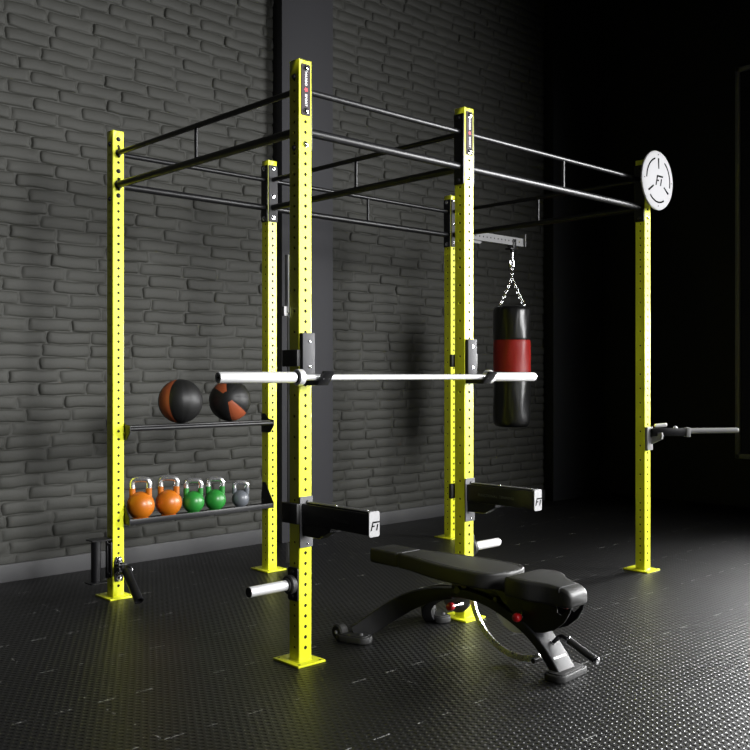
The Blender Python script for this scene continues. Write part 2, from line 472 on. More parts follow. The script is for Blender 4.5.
# bolts (a master copied onto the posts)
bm = bmesh.new(); disc_dome(bm, (0, 0, 0), (0, -1, 0), .0125, .012); boltc = obj('bolt', bm, 'chrome', post0)
bm = bmesh.new(); disc_dome(bm, (0, 0, 0), (0, -1, 0), .0115, .011); boltb = obj('bolt', bm, 'blackgloss', post0)
def bolt(post, face, z, dark=False, off=0, src=None):
    a = {'-y': 0, '+x': PI/2, '+y': PI, '-x': -PI/2}[face]
    d = RZ(a) @ Vector((0, -HP-off, z))
    s = boltb if dark else boltc
    return inst(s, posts[post], d, (0, 0, a), 'bolt')
for p in 'BCD': bolt(p, '-y', 2.469)
for p in 'AEF':
    for z in (2.818, 2.622, 2.472):
        if p == 'A': bolt(p, '-y', z, True)
        else: bolt(p, '-y', z, off=.008)
for p in 'AB':
    for z in (2.79, 2.452): bolt(p, '-x', z, True)
for p in 'ABCDEF':
    for z in (2.79, 2.452): bolt(p, '+x', z, off=.008)
for p in 'CEDF':
    for z in (2.812, 2.462): bolt(p, '-x', z, off=.008, dark=(p in 'CD'))
boltc.location = RZ(0) @ Vector((0, HP, .375)); boltc.rotation_euler = (0, 0, PI)   # masters reused on the back of post B
boltb.location = Vector((0, HP, 2.45)); boltb.rotation_euler = (0, 0, PI)

# name badges on B and C
bm = bmesh.new(); prism(bm, rrect(.056, .245, .008, 4), .004, XZ, .001)
mt = XZ @ T(0, 0, .0023) @ RZ(-PI/2)
text_mesh(bm, 'MARBO', .0185, mt @ T(-.052, 0, 0), 1, .0004, bold=.0004, spacing=1.1)
text_mesh(bm, 'SPORT', .0185, mt @ T(.050, 0, 0), 1, .0004, bold=.0004, spacing=1.1)
prism(bm, [(.013*math.cos(2*PI*k/10)*(1 if k % 2 else .55), .013*math.sin(2*PI*k/10)*(1 if k % 2 else .55)) for k in range(10)], .0012, XZ @ T(0, 0, .0024), 0, 2)
badge = obj('name_badge', bm, ['badge', 'white_ink', 'red_ink'], posts['B'], 'dark badge lettered MARBO SPORT')
badge.location = (0, -HP-.002, 2.727)
inst(badge, posts['C'], (0, -HP-.002, 2.727), name='name_badge')
for p in 'BC':
    for z in (2.828, 2.626): bolt(p, '-y', z, off=.004)

# overhead beams
def beam(p0, p1, strut, plates, name='overhead_beam'):
    """p0,p1: (x,y) ends on the post faces. Thick lower bar with thin upper bar, strut, mounting plates"""
    x0, y0 = p0; x1, y1 = p1; ZU, ZL = 2.735, 2.54
    bm = bmesh.new(); cyl(bm, (x0, y0, ZL), (x1, y1, ZL), .0215, 24, 0)
    lo = obj(name, bm, 'black', rig)
    bm = bmesh.new(); cyl(bm, (x0, y0, ZU), (x1, y1, ZU), .0150, 20, 0); obj('pull_up_bar', bm, 'black', lo)
    if strut:
        mx, my = (x0+x1)/2, (y0+y1)/2
        bm = bmesh.new(); cyl(bm, (mx, my, ZL+.018), (mx, my, ZU-.012), .0105, 14, 0); obj('strut', bm, 'black', lo)
    d = Vector((x1-x0, y1-y0, 0)).normalized()
    for (px, py), s, on in (((x0, y0), 1, plates[0]), ((x1, y1), -1, plates[1])):
        bm = bmesh.new(); n = d*s
        m = Matrix.Translation((px, py, 2.637)) @ n.to_track_quat('Z', 'Y').to_matrix().to_4x4()
        if on:
            # plate lies across the post face, long side vertical
            m2 = Matrix.Translation((px, py, 2.637)) @ (RZ(math.atan2(n.y, n.x)) @ Matrix(((0, 0, 1, 0), (1, 0, 0, 0), (0, 1, 0, 0), (0, 0, 0, 1))))
            prism(bm, rrect(.070, .396, .008, 3), .008, m2 @ T(0, 0, .004), .001)
            obj('mounting_plate', bm, 'bracket' if abs(n.y) > .5 else 'black', lo)  # all plates are black; those facing along y carry painted-in light as grey
        else:
            for z, r in ((ZU, .0150), (ZL, .0215)):
                q = Vector((px, py, z))
                cyl(bm, q, q+n*.008, r+.006, 16, .001)
                box(bm, px-.004, px+.004, py-(.02 if n.y < 0 else 0), py+(.02 if n.y > 0 else 0), z-r-.016, z+r+.016, .001)
            obj('weld_collar', bm, 'black', lo)
h, P = HP, PW
beam((h, P), (h, AY), True, (False, False))                       # near left side, B to A
beam((P, h), (CX, h), False, (True, True))                        # B to C
beam((CX+P, h), (DX, h), True, (True, True))                      # C to D
beam((BX+P, AY+h), (CX, AY+h), False, (True, True))               # A to E
beam((CX+P, AY+h), (DX, AY+h), True, (True, True))                # E to F
beam((CX+h, P), (CX+h, AY), True, (True, True))                   # C to E
beam((DX+h, P), (DX+h, AY), True, (True, True))                   # D to F

# pale guide rail strips on the back of post B
bm = bmesh.new()
box(bm, -.005, .003, PW, PW+.028, 1.67, 1.948, .001); box(bm, -.020, .004, PW+.012, PW+.034, 1.655, 1.70, .001)
box(bm, .000, .008, PW, PW+.018, .70, 1.66, .001)
box(bm, -.020, .004, PW+.012, PW+.030, .665, .715, .001); box(bm, .0, .008, PW, PW+.026, .47, .565, .001)
mgr = obj('guide_rail', bm, 'white_ink', rig, 'pale narrow rail on the back of the nearest post')

# ------------------------------------------------------------------ J hooks
def j_hook(loc, flip, label):
    t = thing('j_hook', label, 'j hook', loc, group=None)
    s = -1 if flip else 1                                         # side block on -x for the near post, +x for the other
    bm = bmesh.new()
    # upright channel
    box(bm, -.036, .038, -.026, -.001, -.02, .205, .003)
    obj('back_plate', bm, 'bracket', t)
    bm = bmesh.new()
    prism(bm, [(-.001, -.043), (-.128, -.043), (-.178, .016), (-.163, .024), (-.128, -.020), (-.001, -.018)], .064, T(0, 0, 0) @ YZ, .002, 0, 2)
    obj('cradle', bm, 'black', t)
    bm = bmesh.new()
    box(bm, -s*.040-.0, -s*.060, -.012, .105, .045, .125, .004)
    box(bm, -s*.055, s*.052, .082, .104, .050, .120, .006)
    obj('side_block', bm, 'rubber', t)
    bm = bmesh.new()
    for z in (.165, .045): disc_dome(bm, (0.004, -.026, z), (0, -1, 0), .007, .005)
    obj('rivet', bm, 'chrome', t, 'small bright rivets')
    bm = bmesh.new()
    for dx in (-.016, .016): disc_dome(bm, (dx, -.152, -.012), (0, -.77, -.64), .004, .003)
    obj('screw', bm, 'gray_plate', t)
    return t
BAR = 1.366
j_hook((HP, 0, BAR), False, 'black j hook holding the barbell on the nearest yellow post')
j_hook((CX+HP, 0, BAR), True, 'black j hook holding the barbell on the second yellow post, beside the punching bag')

# ------------------------------------------------------------------ barbell
by = -.112; bz = BAR-.0055+.0
bx0, bx1 = -.533, 1.667
bar = thing('barbell', 'long bare chrome barbell resting across two j hooks', 'barbell', (.567, by, bz))
bm = bmesh.new(); cyl(bm, (-.69, 0, 0), (.70, 0, 0), .0142, 20, 0); obj('shaft', bm, 'chrome_bar', bar)
def sleeve(x0, x1):
    d = 1 if x1 > x0 else -1; L = abs(x1-x0); m, _ = align((x0, 0, 0), (x1, 0, 0)); bm = bmesh.new()
    lathe(bm, [(0, 0), (.0245, 0), (.0252, .003), (.0252, L-.005), (.023, L), (.018, L), (.017, L-.004), (0, L-.004)], m, 32)
    s = obj('sleeve', bm, 'chrome_bar', bar)
    bm = bmesh.new(); lathe(bm, [(0, -.028), (.030, -.028), (.038, -.022), (.038, .002), (.036, .006), (0, .006)], m, 32); obj('collar_ring', bm, 'chrome_bar', s)
    bm = bmesh.new(); lathe(bm, [(0, .0075), (.0262, .0075), (.0266, .009), (.0266, .020), (0, .020)], m, 32); obj('end_ring', bm, 'ink', s, 'dark ring beside the collar')
    bm = bmesh.new()
    mm = m @ T(0, 0, L-.0035)
    for k in range(6):
        a = k*PI/3; lathe(bm, [(0, 0), (.0022, 0), (.0022, .0012), (0, .0012)], mm @ T(.011*math.cos(a), .011*math.sin(a), 0), 8)
    lathe(bm, [(0, 0), (.006, 0), (.006, .002), (0, .002)], mm, 12)
    obj('end_cap', bm, 'ink', s)
sleeve(-.667, -1.10); sleeve(.70, 1.10)

# ------------------------------------------------------------------ spotter arms
def spotter(loc, flip, label):
    t = thing('spotter_arm', label, 'spotter arm', loc)
    s = -1 if flip else 1
    bm = bmesh.new()
    prism(bm, rrect(.078, .242, .006, 3), .007, T(0, -.005, -.041) @ XZ, .001)
    prism(bm, [(.009*math.cos(a), .014*math.sin(a)) for a in [R(60+240*k/10) for k in range(11)]] + [(-.001, -.004), (-.001, .004)], .0016, T(.004, -.009, .047) @ XZ, 0, 1)
    obj('mounting_plate', bm, ['gray_plate', 'ink'], t, 'black mounting plate coloured in its lit grey')  # black plate; the light falling on it is put into its colour
    bm = bmesh.new(); disc_dome(bm, (.006, -.0085, -.145), (0, -1, 0), .004, .003); obj('screw', bm, 'chrome', t)
    bm = bmesh.new()
    box(bm, -.030, .032, -.468, -.008, -.048, .048, .004)
    text_mesh(bm, 'FUNCTIONAL  TRAINING', .021, T(-.0305, -.215, -.004) @ RY(-PI/2) @ RZ(-PI/2), 1, .0004, spacing=1.05)
    arm = obj('arm', bm, ['black', 'dim_ink'], t)
    bm = bmesh.new(); box(bm, -.022, .024, -.46, -.03, .048, .056, .002); obj('liner_strip', bm, 'rubber', arm)
    bm = bmesh.new(); disc_dome(bm, (0, -.22, .056), (0, 0, 1), .006, .004); disc_dome(bm, (0, -.43, .056), (0, 0, 1), .006, .004); obj('screw', bm, 'chrome', arm)
    bm = bmesh.new(); prism(bm, [(-.008, -.048), (-.008, -.105), (-.13, -.105), (-.205, -.065), (-.21, -.048)], .05, YZ, .002); obj('gusset', bm, 'black', t)
    bm = bmesh.new()
    prism(bm, rrect(.064, .112, .010, 4), .006, T(.003, -.472, 0) @ XZ, .001)
    emblem(bm, .040, T(.004, -.4755, -.008) @ XZ, 1)
    obj('end_plate', bm, ['light_gray', 'ink'], t, 'light grey end plate with FT emblem')
    bm = bmesh.new()
    box(bm, -s*.039, -s*.062, -.012, .108, -.048, .048, .004)
    box(bm, -s*.055, s*.054, .084, .108, -.042, .042, .006)
    obj('side_block', bm, 'rubber', t)
    return t
spotter((HP, 0, .715), False, 'black safety spotter arm on the nearest yellow post')
spotter((CX+HP, 0, .713), True, 'black safety spotter arm on the second post, below the punching bag')

# ------------------------------------------------------------------ weight plate pegs
peg = thing('plate_storage_peg', 'steel plate storage peg low on the nearest post, pointing left', 'storage peg', (-.0005, HP, .378))
bm = bmesh.new(); prism(bm, rrect(.074, .158, .012, 4), .010, T(-.005, 0, 0) @ YZ, .0015)
for z in (.058, -.058): disc_dome(bm, (-.010, 0, z), (-1, 0, 0), .010, .008, 1)
obj('mounting_plate', bm, ['blackgloss', 'black'], peg)
bm = bmesh.new(); cyl(bm, (-.010, 0, 0), (-.042, 0, 0), .045, 28, .005); cyl(bm, (-.040, 0, 0), (-.052, 0, 0), .033, 24, .003); obj('stop_collar', bm, 'rubber', peg)
bm = bmesh.new(); m, _ = align((-.050, 0, 0), (-.262, 0, 0)); lathe(bm, [(0, 0), (.0245, 0), (.0245, .209), (.0235, .212), (0, .212)], m, 28)
sl = obj('sleeve', bm, 'chrome_bar', peg)
bm = bmesh.new(); cyl(bm, (-.2618, 0, 0), (-.2655, 0, 0), .0235, 24, .001); obj('end_cap', bm, 'rubber', sl)
peg2 = copy_tree(peg, (CX+PW+.0005, HP, .392), PI, 'steel plate storage peg on the second post, pointing right behind the bench')

# ------------------------------------------------------------------ bar holder on the left post
t = thing('barbell_holder', 'black upright tube holder low on the left post, beside the wall', 'barbell holder', (0, AY+HP, 0))
bm = bmesh.new(); prism(bm, rrect(.070, .22, .008, 3), .010, T(-.0055, .0, .24) @ YZ, .001); box(bm, -.020, -.010, -.006, .02, .12, .36, .002)
obj('mounting_plate', bm, 'black', t)
bm = bmesh.new()
for z in (.335, .15): disc_dome(bm, (-.0105, -.012, z), (-1, 0, 0), .010, .009)
obj('bolt', bm, 'blackgloss', t)
bm = bmesh.new(); prism(bm, [(-.005, -.04), (-.005, .04), (-.07, .065), (-.135, .045), (-.135, -.040), (-.07, -.050)], .008, T(0, 0, .366), .001); obj('top_plate', bm, 'black', t)
bm = bmesh.new(); cyl(bm, (-.092, 0, .112), (-.092, 0, .362), .030, 24, 0); tb = obj('tube', bm, 'black', t)
bm = bmesh.new(); prism(bm, rrect(.115, .10, .02, 3), .008, T(-.092, 0, .110), .001); obj('bottom_flange', bm, 'black', t)

# ------------------------------------------------------------------ landmine
t = thing('landmine_attachment', 'black landmine sleeve hanging from the foot of the left post', 'landmine', (HP, AY, 0))
bm = bmesh.new(); prism(bm, [(-.022, .255), (.014, .255), (.026, .225), (.030, .12), (.024, .103), (-.024, .103), (-.030, .12), (-.032, .225)], .007, T(0, -.0042, 0) @ XZ, .001); obj('mounting_plate', bm, 'black', t)
bm = bmesh.new()
disc_dome(bm, (-.002, -.008, .236), (0, -1, 0), .017, .016); disc_dome(bm, (.0, -.008, .122), (0, -1, 0), .013, .012); obj('bolt', bm, 'chrome', t)
bm = bmesh.new()
box(bm, -.028, .030, -.055, -.008, .165, .175, .002); box(bm, -.028, .030, -.055, -.008, .205, .215, .002); cyl(bm, (0, -.042, .155), (0, -.042, .225), .012, 16)
box(bm, -.036, -.028, -.075, -.02, .160, .200, .002); box(bm, .032, .040, -.095, -.03, .150, .200, .002)
cyl(bm, (-.04, -.075, .178), (.044, -.075, .178), .009, 14)
obj('swivel_joint', bm, 'black', t)
bm = bmesh.new(); disc_dome(bm, (.044, -.078, .178), (.7, -.7, 0), .013, .012); disc_dome(bm, (-.04, -.07, .172), (-.7, -.7, 0), .009, .008); obj('pivot_bolt', bm, 'chrome', t)
bm = bmesh.new(); a = Vector((.008, -.078, .180)); b = Vector((-.012, -.272, .030)); m, L = align(a, b)
lathe(bm, [(0, 0), (.026, 0), (.027, .003), (.027, L), (.022, L), (.022, L-.03), (0, L-.03)], m, 24); obj('sleeve', bm, 'black', t)

# ------------------------------------------------------------------ round target disc on the far right post
t = thing('ball_target', 'round white wall ball target disc at the top of the far right post', 'target', (3.138, -.060, 2.722))
bm = bmesh.new(); m, _ = align((0, .012, 0), (0, -1, 0))
lathe(bm, [(0, -.002), (.19, -.002), (.203, .004), (.206, .010), (.203, .016), (.195, .019), (.10, .024), (0, .026)], m, 64)
dk = obj('disc', bm, 'white_disc', t)
bm = bmesh.new()
def slotpos(r):   # front surface offset of the dished disc
    return -.012-.0 if r > .195 else -(.007+.005*(1-r/.195))
MD = T(0, -.0118, 0) @ XZ
for a0 in (100, 220, 340):
    sector_mesh(bm, .147, .158, a0+6, a0+78, .004, (0, 0), T(0, -.0085, 0) @ XZ, 16)
for a in (90, 212, 328):
    c, s = math.cos(R(a)), math.sin(R(a))
    prism(bm, [(c*.080-s*.006, s*.080+c*.006), (c*.080+s*.006, s*.080-c*.006), (c*.152+s*.006, s*.152-c*.006), (c*.152-s*.006, s*.152+c*.006)], .008, T(0, -.009, 0) @ XZ, 0)
for a in (90, 180, 270, 0):
    prism(bm, [(.178*math.cos(R(a))+.004*math.cos(k*PI/4), .178*math.sin(R(a))+.004*math.sin(k*PI/4)) for k in range(8)], .004, T(0, -.0078, 0) @ XZ, 0)
emblem(bm, .072, T(0, -.0142, -.002) @ XZ, 0)
obj('emblem', bm, 'ink', dk, 'dark slots and FT emblem on the white disc')
bm = bmesh.new(); cyl(bm, (0, .014, 0), (0, .0595, 0), .035, 20); box(bm, -.037, .037, .050, .0595, -.06, .06, .002); obj('mounting_plate', bm, 'black', t)

# ------------------------------------------------------------------ swivel arm on the far right post
t = thing('dip_handle', 'grey and black dip handle bar sticking out from the far right post', 'dip bar', (DX+HP, 0, .98))
bm = bmesh.new(); box(bm, -.038, .034, -.022, -.001, -.135, .028, .003)
prism(bm, [(-.020, .0), (-.020, -.085), (-.10, -.045), (-.105, -.02), (-.10, .0)], .022, T(.022, 0, -.01) @ YZ, .002)
obj('mounting_plate', bm, 'light_gray', t)
dv = Vector((.726, -.687, 0))
def onarm(s, z=0): return Vector((.02, -.03, 0)) + dv*s + Vector((0, 0, z))
ang = math.atan2(dv.y, dv.x)
bm = bmesh.new(); box(bm, 0, .235, -.025, .025, -.03, .025, .003, mtx=T(.005, -.03, -.005) @ RZ(ang)); arm = obj('arm', bm, 'black', t)
bm = bmesh.new(); box(bm, .232, .262, -.029, .029, -.036, .028, .003, mtx=T(.005, -.03, -.005) @ RZ(ang)); obj('end_collar', bm, 'light_gray', arm)
bm = bmesh.new(); cyl(bm, T(.005, -.03, 0) @ Vector((0, 0, 0)) + dv*.26, Vector((.005, -.03, .004)) + dv*.60, .019, 22, .004); obj('grip', bm, 'light_gray', t, 'round grey grip')
bm = bmesh.new(); cyl(bm, (.03, -.035, .034), Vector((.03, -.035, .042))+dv*.085, .0135, 16, .004); disc_dome(bm, Vector((.005, -.03, .02))+dv*.165, (-.3, -.5, .8), .013, .012); obj('locking_pin', bm, 'white_ink', t, 'bright locking pin')

# ------------------------------------------------------------------ punching bag arm and bag
ax0 = DX+PW; by0 = AY+HP
t = thing('bag_mount_arm', 'grey perforated steel arm carrying the punching bag at the back of the rig', 'bag bracket', (ax0, by0, 2.568))
bm = bmesh.new(); L = 4.085-ax0
bw, bh = .05, .072
box(bm, .004, L-.006, -bw/2+.002, bw/2-.002, -bh/2, bh/2, .002)
t2 = bmesh.new(); perf_face(t2, bh, .01, L-.01, [.06+.05*i for i in range(17)], .008, None, .0)
merge(bm, t2, T(0, -bw/2-.0005, 0) @ RY(PI/2))
perfbar = obj('arm', bm, 'light_gray', t)
bm = bmesh.new()
for i in range(17): lathe(bm, [(0, 0), (.0078, 0), (.0078, .0008), (0, .0008)], T(.06+.05*i, -bw/2+.0012, 0) @ RX(PI/2), 12)
obj('hole', bm, 'hole', perfbar)
bm = bmesh.new(); box(bm, L-.008, L+.002, -.045, .045, -.04, .075, .002); obj('end_plate', bm, 'light_gray', t)
bm = bmesh.new(); prism(bm, rrect(.074, .30, .008, 3), .010, T(.0055, 0, -.02) @ YZ, .001); obj('mounting_plate', bm, 'bracket', t)
bm = bmesh.new(); prism(bm, [(.008, -.035), (.008, -.16), (.20, -.062), (.34, -.062), (.36, -.048), (.35, -.035)], .012, XZ, .001); obj('gusset', bm, 'light_gray', t)
bm = bmesh.new(); hx = 3.94-ax0
box(bm, hx-.02, hx+.02, -.034, -.026, -.062, .02, .002); box(bm, hx-.02, hx+.02, .026, .034, -.062, .02, .002); box(bm, hx-.055, hx+.045, -.034, .034, -.075, -.060, .003)
cyl(bm, (hx, -.045, 0), (hx, .045, 0), .008, 12); cyl(bm, (hx, 0, -.095), (hx, 0, -.072), .018, 16)
obj('hanger_clamp', bm, 'black', t)

bagx = 3.94
g = thing('punching_bag', 'black leather punching bag with red middle band hanging on chains', 'punching bag', (bagx, by0, .90))
bm = bmesh.new(); prof = []; RB = .1665; HB = 1.085
zs = [0, .004, .015, .035, .06] + [.1+.05*i for i in range(19)] + [HB-.04, HB-.015, HB-.003, HB]
rsx = [.09, .125, .150, .162, RB] + [RB]*19 + [RB-.003, RB-.012, RB-.030, RB-.06]
seg = 48; t = bmesh.new(); rs = []
zz = sorted(set(zs + [.488, .496, .782, .790]))
def rr(z):
    for i in range(len(zs)-1):
        if zs[i] <= z <= zs[i+1]:
            k = (z-zs[i])/max(zs[i+1]-zs[i], 1e-9); return rsx[i]*(1-k)+rsx[i+1]*k
    return rsx[-1]
for z in zz:
    r0 = rr(z); ring = []
    for i in range(seg):
        a = 2*PI*i/seg
        wob = .0025*math.sin(3*a+z*9) + .0018*math.sin(7*a-z*15)
        if z > .95: wob += .004*math.sin(14*a)*(z-.95)/.13
        if z in (.488, .782): wob -= .003
        ring.append(((r0+wob)*math.cos(a), (r0+wob)*math.sin(a), z))
    rs.append(ring)
rings(t, rs); bmesh.ops.recalc_face_normals(t, faces=t.faces[:])
for f in t.faces:
    zc = f.calc_center_median().z
    if .495 < zc < .785: f.material_index = 1
me = bpy.data.meshes.new('x'); t.to_mesh(me); t.free(); bm.from_mesh(me); bpy.data.meshes.remove(me)
obj('bag_shell', bm, ['leather', 'redleather'], g, angle=60)
bm = bmesh.new()
for z in (.492, .786): tube(bm, [((RB+.0005)*math.cos(2*PI*i/40), (RB+.0005)*math.sin(2*PI*i/40), z) for i in range(40)], .003, 6, closed=True)
obj('seam_piping', bm, 'leather', g)
def link(bm, c, d, side, L=.032, W=.019, r=.0034):
    d = d.normalized(); s = (side-d*side.dot(d)).normalized(); pts = []
    for k in range(16):
        a = 2*PI*k/16; cy = math.cos(a)*W/2; cz = math.sin(a)*W/2 + (1 if math.sin(a) > 0 else -1)*(L-W)/2
        pts.append(c + s*cy + d*cz)
    tube(bm, pts, r, 6, closed=True)
def chain(p0, p1, name='chain'):
    p0, p1 = Vector(p0), Vector(p1); d = p1-p0; n = max(2, round(d.length/.0255)); bm = bmesh.new()
    s1 = d.orthogonal().normalized(); s2 = d.normalized().cross(s1)
    for i in range(n):
        link(bm, p0+d*(i+.5)/n, d, (s1 if i % 2 else s2), L=d.length/n+.0075)
    return obj(name, bm, 'chrome', g, angle=60)
JZ = 2.215-.9
chain((0, 0, 2.385-.9), (0, 0, JZ))
rd = Vector((.726, -.687, 0)); fd = Vector((.687, .726, 0))
for s1, s2 in ((1, .35), (1, -.35), (-1, .35), (-1, -.35)):
    v = (rd*s1 + fd*s2).normalized()*.128
    chain((v.x*.06, v.y*.06, JZ+.005), (v.x, v.y, HB-.02))
    bm = bmesh.new(); q = v*1.12
    box(bm, -.015, .015, -.003, .003, -.07, .022, .002, mtx=T(q.x*.995, q.y*.995, HB-.045) @ RZ(math.atan2(v.y, v.x)+PI/2))
    obj('strap', bm, 'leather', g)
    bm = bmesh.new(); link(bm, Vector((v.x*1.06, v.y*1.06, HB-.022)), Vector((v.x*2, v.y*2, -.2)), Vector((0, 0, 1)), .03, .03, .003); obj('ring', bm, 'chrome', g)
bm = bmesh.new(); cyl(bm, (0, 0, 2.395-.9), (0, 0, 2.473-.9), .012, 14, .003); cyl(bm, (0, 0, 2.44-.9), (0, 0, 2.472-.9), .018, 14, .003); obj('swivel', bm, 'chrome', g)
bm = bmesh.new(); link(bm, Vector((0, 0, 2.37-.9)), Vector((0, 0, 1)), rd, .075, .032, .0042); obj('carabiner', bm, 'chrome', g)

# ------------------------------------------------------------------ storage shelves between A and E
sx0, sx1 = PW+.001, CX-.001
t = thing('ball_shelf', 'black storage shelf holding two medicine balls, the upper of two', 'shelf', (0, .085, 1.055))
bm = bmesh.new(); box(bm, sx0+.004, sx1-.004, 1.677, 1.800, -.008, 0, .001); obj('shelf_plate', bm, 'black', t)
bm = bmesh.new(); cyl(bm, (sx0+.004, 1.675, -.018), (sx1-.004, 1.675, -.018), .0130, 18, 0); obj('front_tube', bm, 'blackgloss', t)
bm = bmesh.new(); cyl(bm, (sx0+.004, 1.806, -.015), (sx1-.004, 1.806, -.015), .0130, 18, 0); obj('rear_tube', bm, 'blackgloss', t)
def sbrack(x, poly, off=0):
    bm = bmesh.new(); prism(bm, poly, .006, T(x, 0, 0) @ YZ, .0008)
    return bm
def sbolts(x, par, dy, zs):
    for z in zs:
        b = bmesh.new(); disc_dome(b, (x, 1.85-dy, z), (1 if x < .5 else -1, 0, 0), .010, .008); obj('bolt', b, 'blackgloss', par)
up = [(1.658, .004), (1.658, -.034), (1.70, -.085), (1.80, -.085), (1.80, .045), (1.76, .045), (1.72, .010)]
for x in (sx0+.003, sx1-.003): sbolts(x, obj('end_bracket', sbrack(x, up), 'black', t), .085, (-.05, .025))
t = thing('kettlebell_shelf', 'black storage tray holding five kettlebells, the lower of two shelves', 'shelf', (0, .085, .470))
bm = bmesh.new(); box(bm, sx0+.004, sx1-.004, 1.672, 1.800, -.010, 0, .001); obj('shelf_plate', bm, 'black', t)
bm = bmesh.new(); box(bm, sx0+.004, sx1-.004, 1.664, 1.672, -.020, .012, .001); obj('front_lip', bm, 'black', t)
lo = [(1.662, -.022), (1.80, -.022), (1.80, .06), (1.785, .150), (1.755, .150), (1.672, .03), (1.662, .02)]
for x in (sx0+.003, sx1-.003): sbolts(x, obj('end_bracket', sbrack(x, lo), 'black', t), .075, (.03, .11))

# medicine balls
def med_ball(x, y, z, r, mtx, label):
    t = bmesh.new(); bmesh.ops.create_uvsphere(t, u_segments=64, v_segments=36, radius=r)
    for v in t.verts:
        az = math.atan2(v.co.y, v.co.x); k = (az/(PI/4)) % 1; d = min(k, 1-k)*PI/4*math.hypot(v.co.x, v.co.y)
        if d < .004 and abs(v.co.z) < r*.93: v.co *= .988
    for f in t.faces:
        c = f.calc_center_median(); az = (math.degrees(math.atan2(c.y, c.x))+360) % 360
        w = int(az//45)
        if w in (0, 4) and abs(c.z) < r*.97: f.material_index = 1
    t.transform(mtx)
    b = bmesh.new(); merge(b, t)
    o = obj('medicine_ball', b, ['ballblack', 'ballorange'], None, angle=80); o.location = (x, y, z)
    o['label'] = label; o['category'] = 'medicine ball'; o['group'] = 'medicine balls on the upper shelf'
    return o
br = .1435
med_ball(.508, 1.862, 1.0555+br, br, RZ(R(163)) @ RX(R(4)), 'black medicine ball with an orange stripe down its left side')
c2 = Vector((.895, 1.862, 0)); tocam = (Vector((-2.82, -3.5, 0))-c2).normalized()
ax = (tocam + Vector((-.726, .687, 0))*.12 + Vector((0, 0, .22))).normalized()
med_ball(c2.x, c2.y, 1.0555+br-.003, br-.003, ax.to_track_quat('Z', 'Y').to_matrix().to_4x4() @ RZ(R(-82)), 'black medicine ball with orange patches top left and bottom right')

# kettlebells
def kettlebell(x, r, top, col, label, y=1.822, rz=-36):
    t = thing('kettlebell', label, 'kettlebell', (x, y, .4705), R(rz), 'kettlebells on the lower shelf')
    bm = bmesh.new(); prof = [(0, 0), (r*.55, 0), (r*.62, r*.04)]
    for k in range(3, 31):
        a = R(-90+180*k/30)
        if math.sin(a)*r + r*.96 > r*.06: prof.append((r*math.cos(a), r*.96+r*math.sin(a)))
    lathe(bm, prof, None, 36)
    hw = .050*(r/.084)**.5; zc = top-.016; hr = .0185*(r/.084)**.4
    z0 = r*1.55; zm = r*1.96 + (zc-r*1.96)*.30
    for s in (-1, 1): tube(bm, [(s*hw*.98, 0, z0), (s*hw*1.0, 0, zm)], hr*1.05, 14, 3)
    obj('body', bm, col, t, angle=50)
    bm = bmesh.new()
    pts = [(-hw, 0, zm-.001), (-hw*1.03, 0, zm+(zc-zm)*.55), (-hw*.86, 0, zc-.003), (-hw*.45, 0, zc+.003), (hw*.45, 0, zc+.003), (hw*.86, 0, zc-.003), (hw*1.03, 0, zm+(zc-zm)*.55), (hw, 0, zm-.001)]
    tube(bm, pts, hr, 14, 5)
    obj('handle', bm, 'handle_steel', t, 'bright steel handle', angle=60)
    return t
kettlebell(.195, .0865, .258, 'kb_orange', 'orange kettlebell at the left end, next to the post')
kettlebell(.395, .0845, .252, 'kb_orange', 'orange kettlebell second from the left, beside the green ones')
kettlebell(.580, .0715, .222, 'kb_green', 'green kettlebell standing right beside an orange one')
kettlebell(.750, .0705, .219, 'kb_green', 'green kettlebell nearer the small grey one')
kettlebell(.955, .0590, .180, 'kb_grey', 'small grey kettlebell standing alone at the right')

# ------------------------------------------------------------------ adjustable bench
bx = .765
bench = thing('weight_bench', 'black padded adjustable weight bench with curved frame on the floor', 'bench', (bx, -.4, 0))
def BP(*p): return Vector((p[0]-bx, p[1]+.4, p[2]))
def pad(st, rc=.012):
    t = bmesh.new(); rs = []
    for y, hw, zt, zb, *cc in st:
        bxo = cc[0] if cc else 0
        r = min(rc, hw*.6, (zt-zb)*.42)
        rs.append([BP(bx+bxo+a, y, (zt+zb)/2+b) for a, b in rrect(2*hw, zt-zb, r, 6)])
    rings(t, rs); bmesh.ops.recalc_face_normals(t, faces=t.faces[:]); b = bmesh.new(); merge(b, t); return b
ZT, ZB = .437, .360
def dense(st, n=4):
    P = catmull([(a, b, c) for a, b, c, d in st], n); Q = catmull([(d, 0, 0) for a, b, c, d in st], n)
    return [(p.x, p.y, p.z, q.x) for p, q in zip(P, Q)]
st = [(.246, .066, ZT-.016, ZB+.012), (.243, .078, ZT-.007, ZB+.004), (.232, .086, ZT-.001, ZB), (.215, .088, ZT, ZB), (.05, .088, ZT, ZB), (.036, .086, ZT-.001, ZB+.001), (.030, .082, ZT-.007, ZB+.006),
      (.024, .087, ZT-.001, ZB+.001), (.01, .090, ZT, ZB), (-.08, .103, ZT, ZB), (-.20, .134, ZT, ZB), (-.32, .157, ZT, ZB), (-.45, .166, ZT, ZB), (-.56, .164, ZT, ZB), (-.61, .152, ZT, ZB), (-.642, .125, ZT, ZB), (-.662, .090, ZT, ZB), (-.672, .055, ZT-.004, ZB+.003), (-.675, .03, ZT-.012, ZB+.01)]
bk = obj('backrest_pad', pad(st), 'vinyl', bench, angle=50)
bm = bmesh.new()
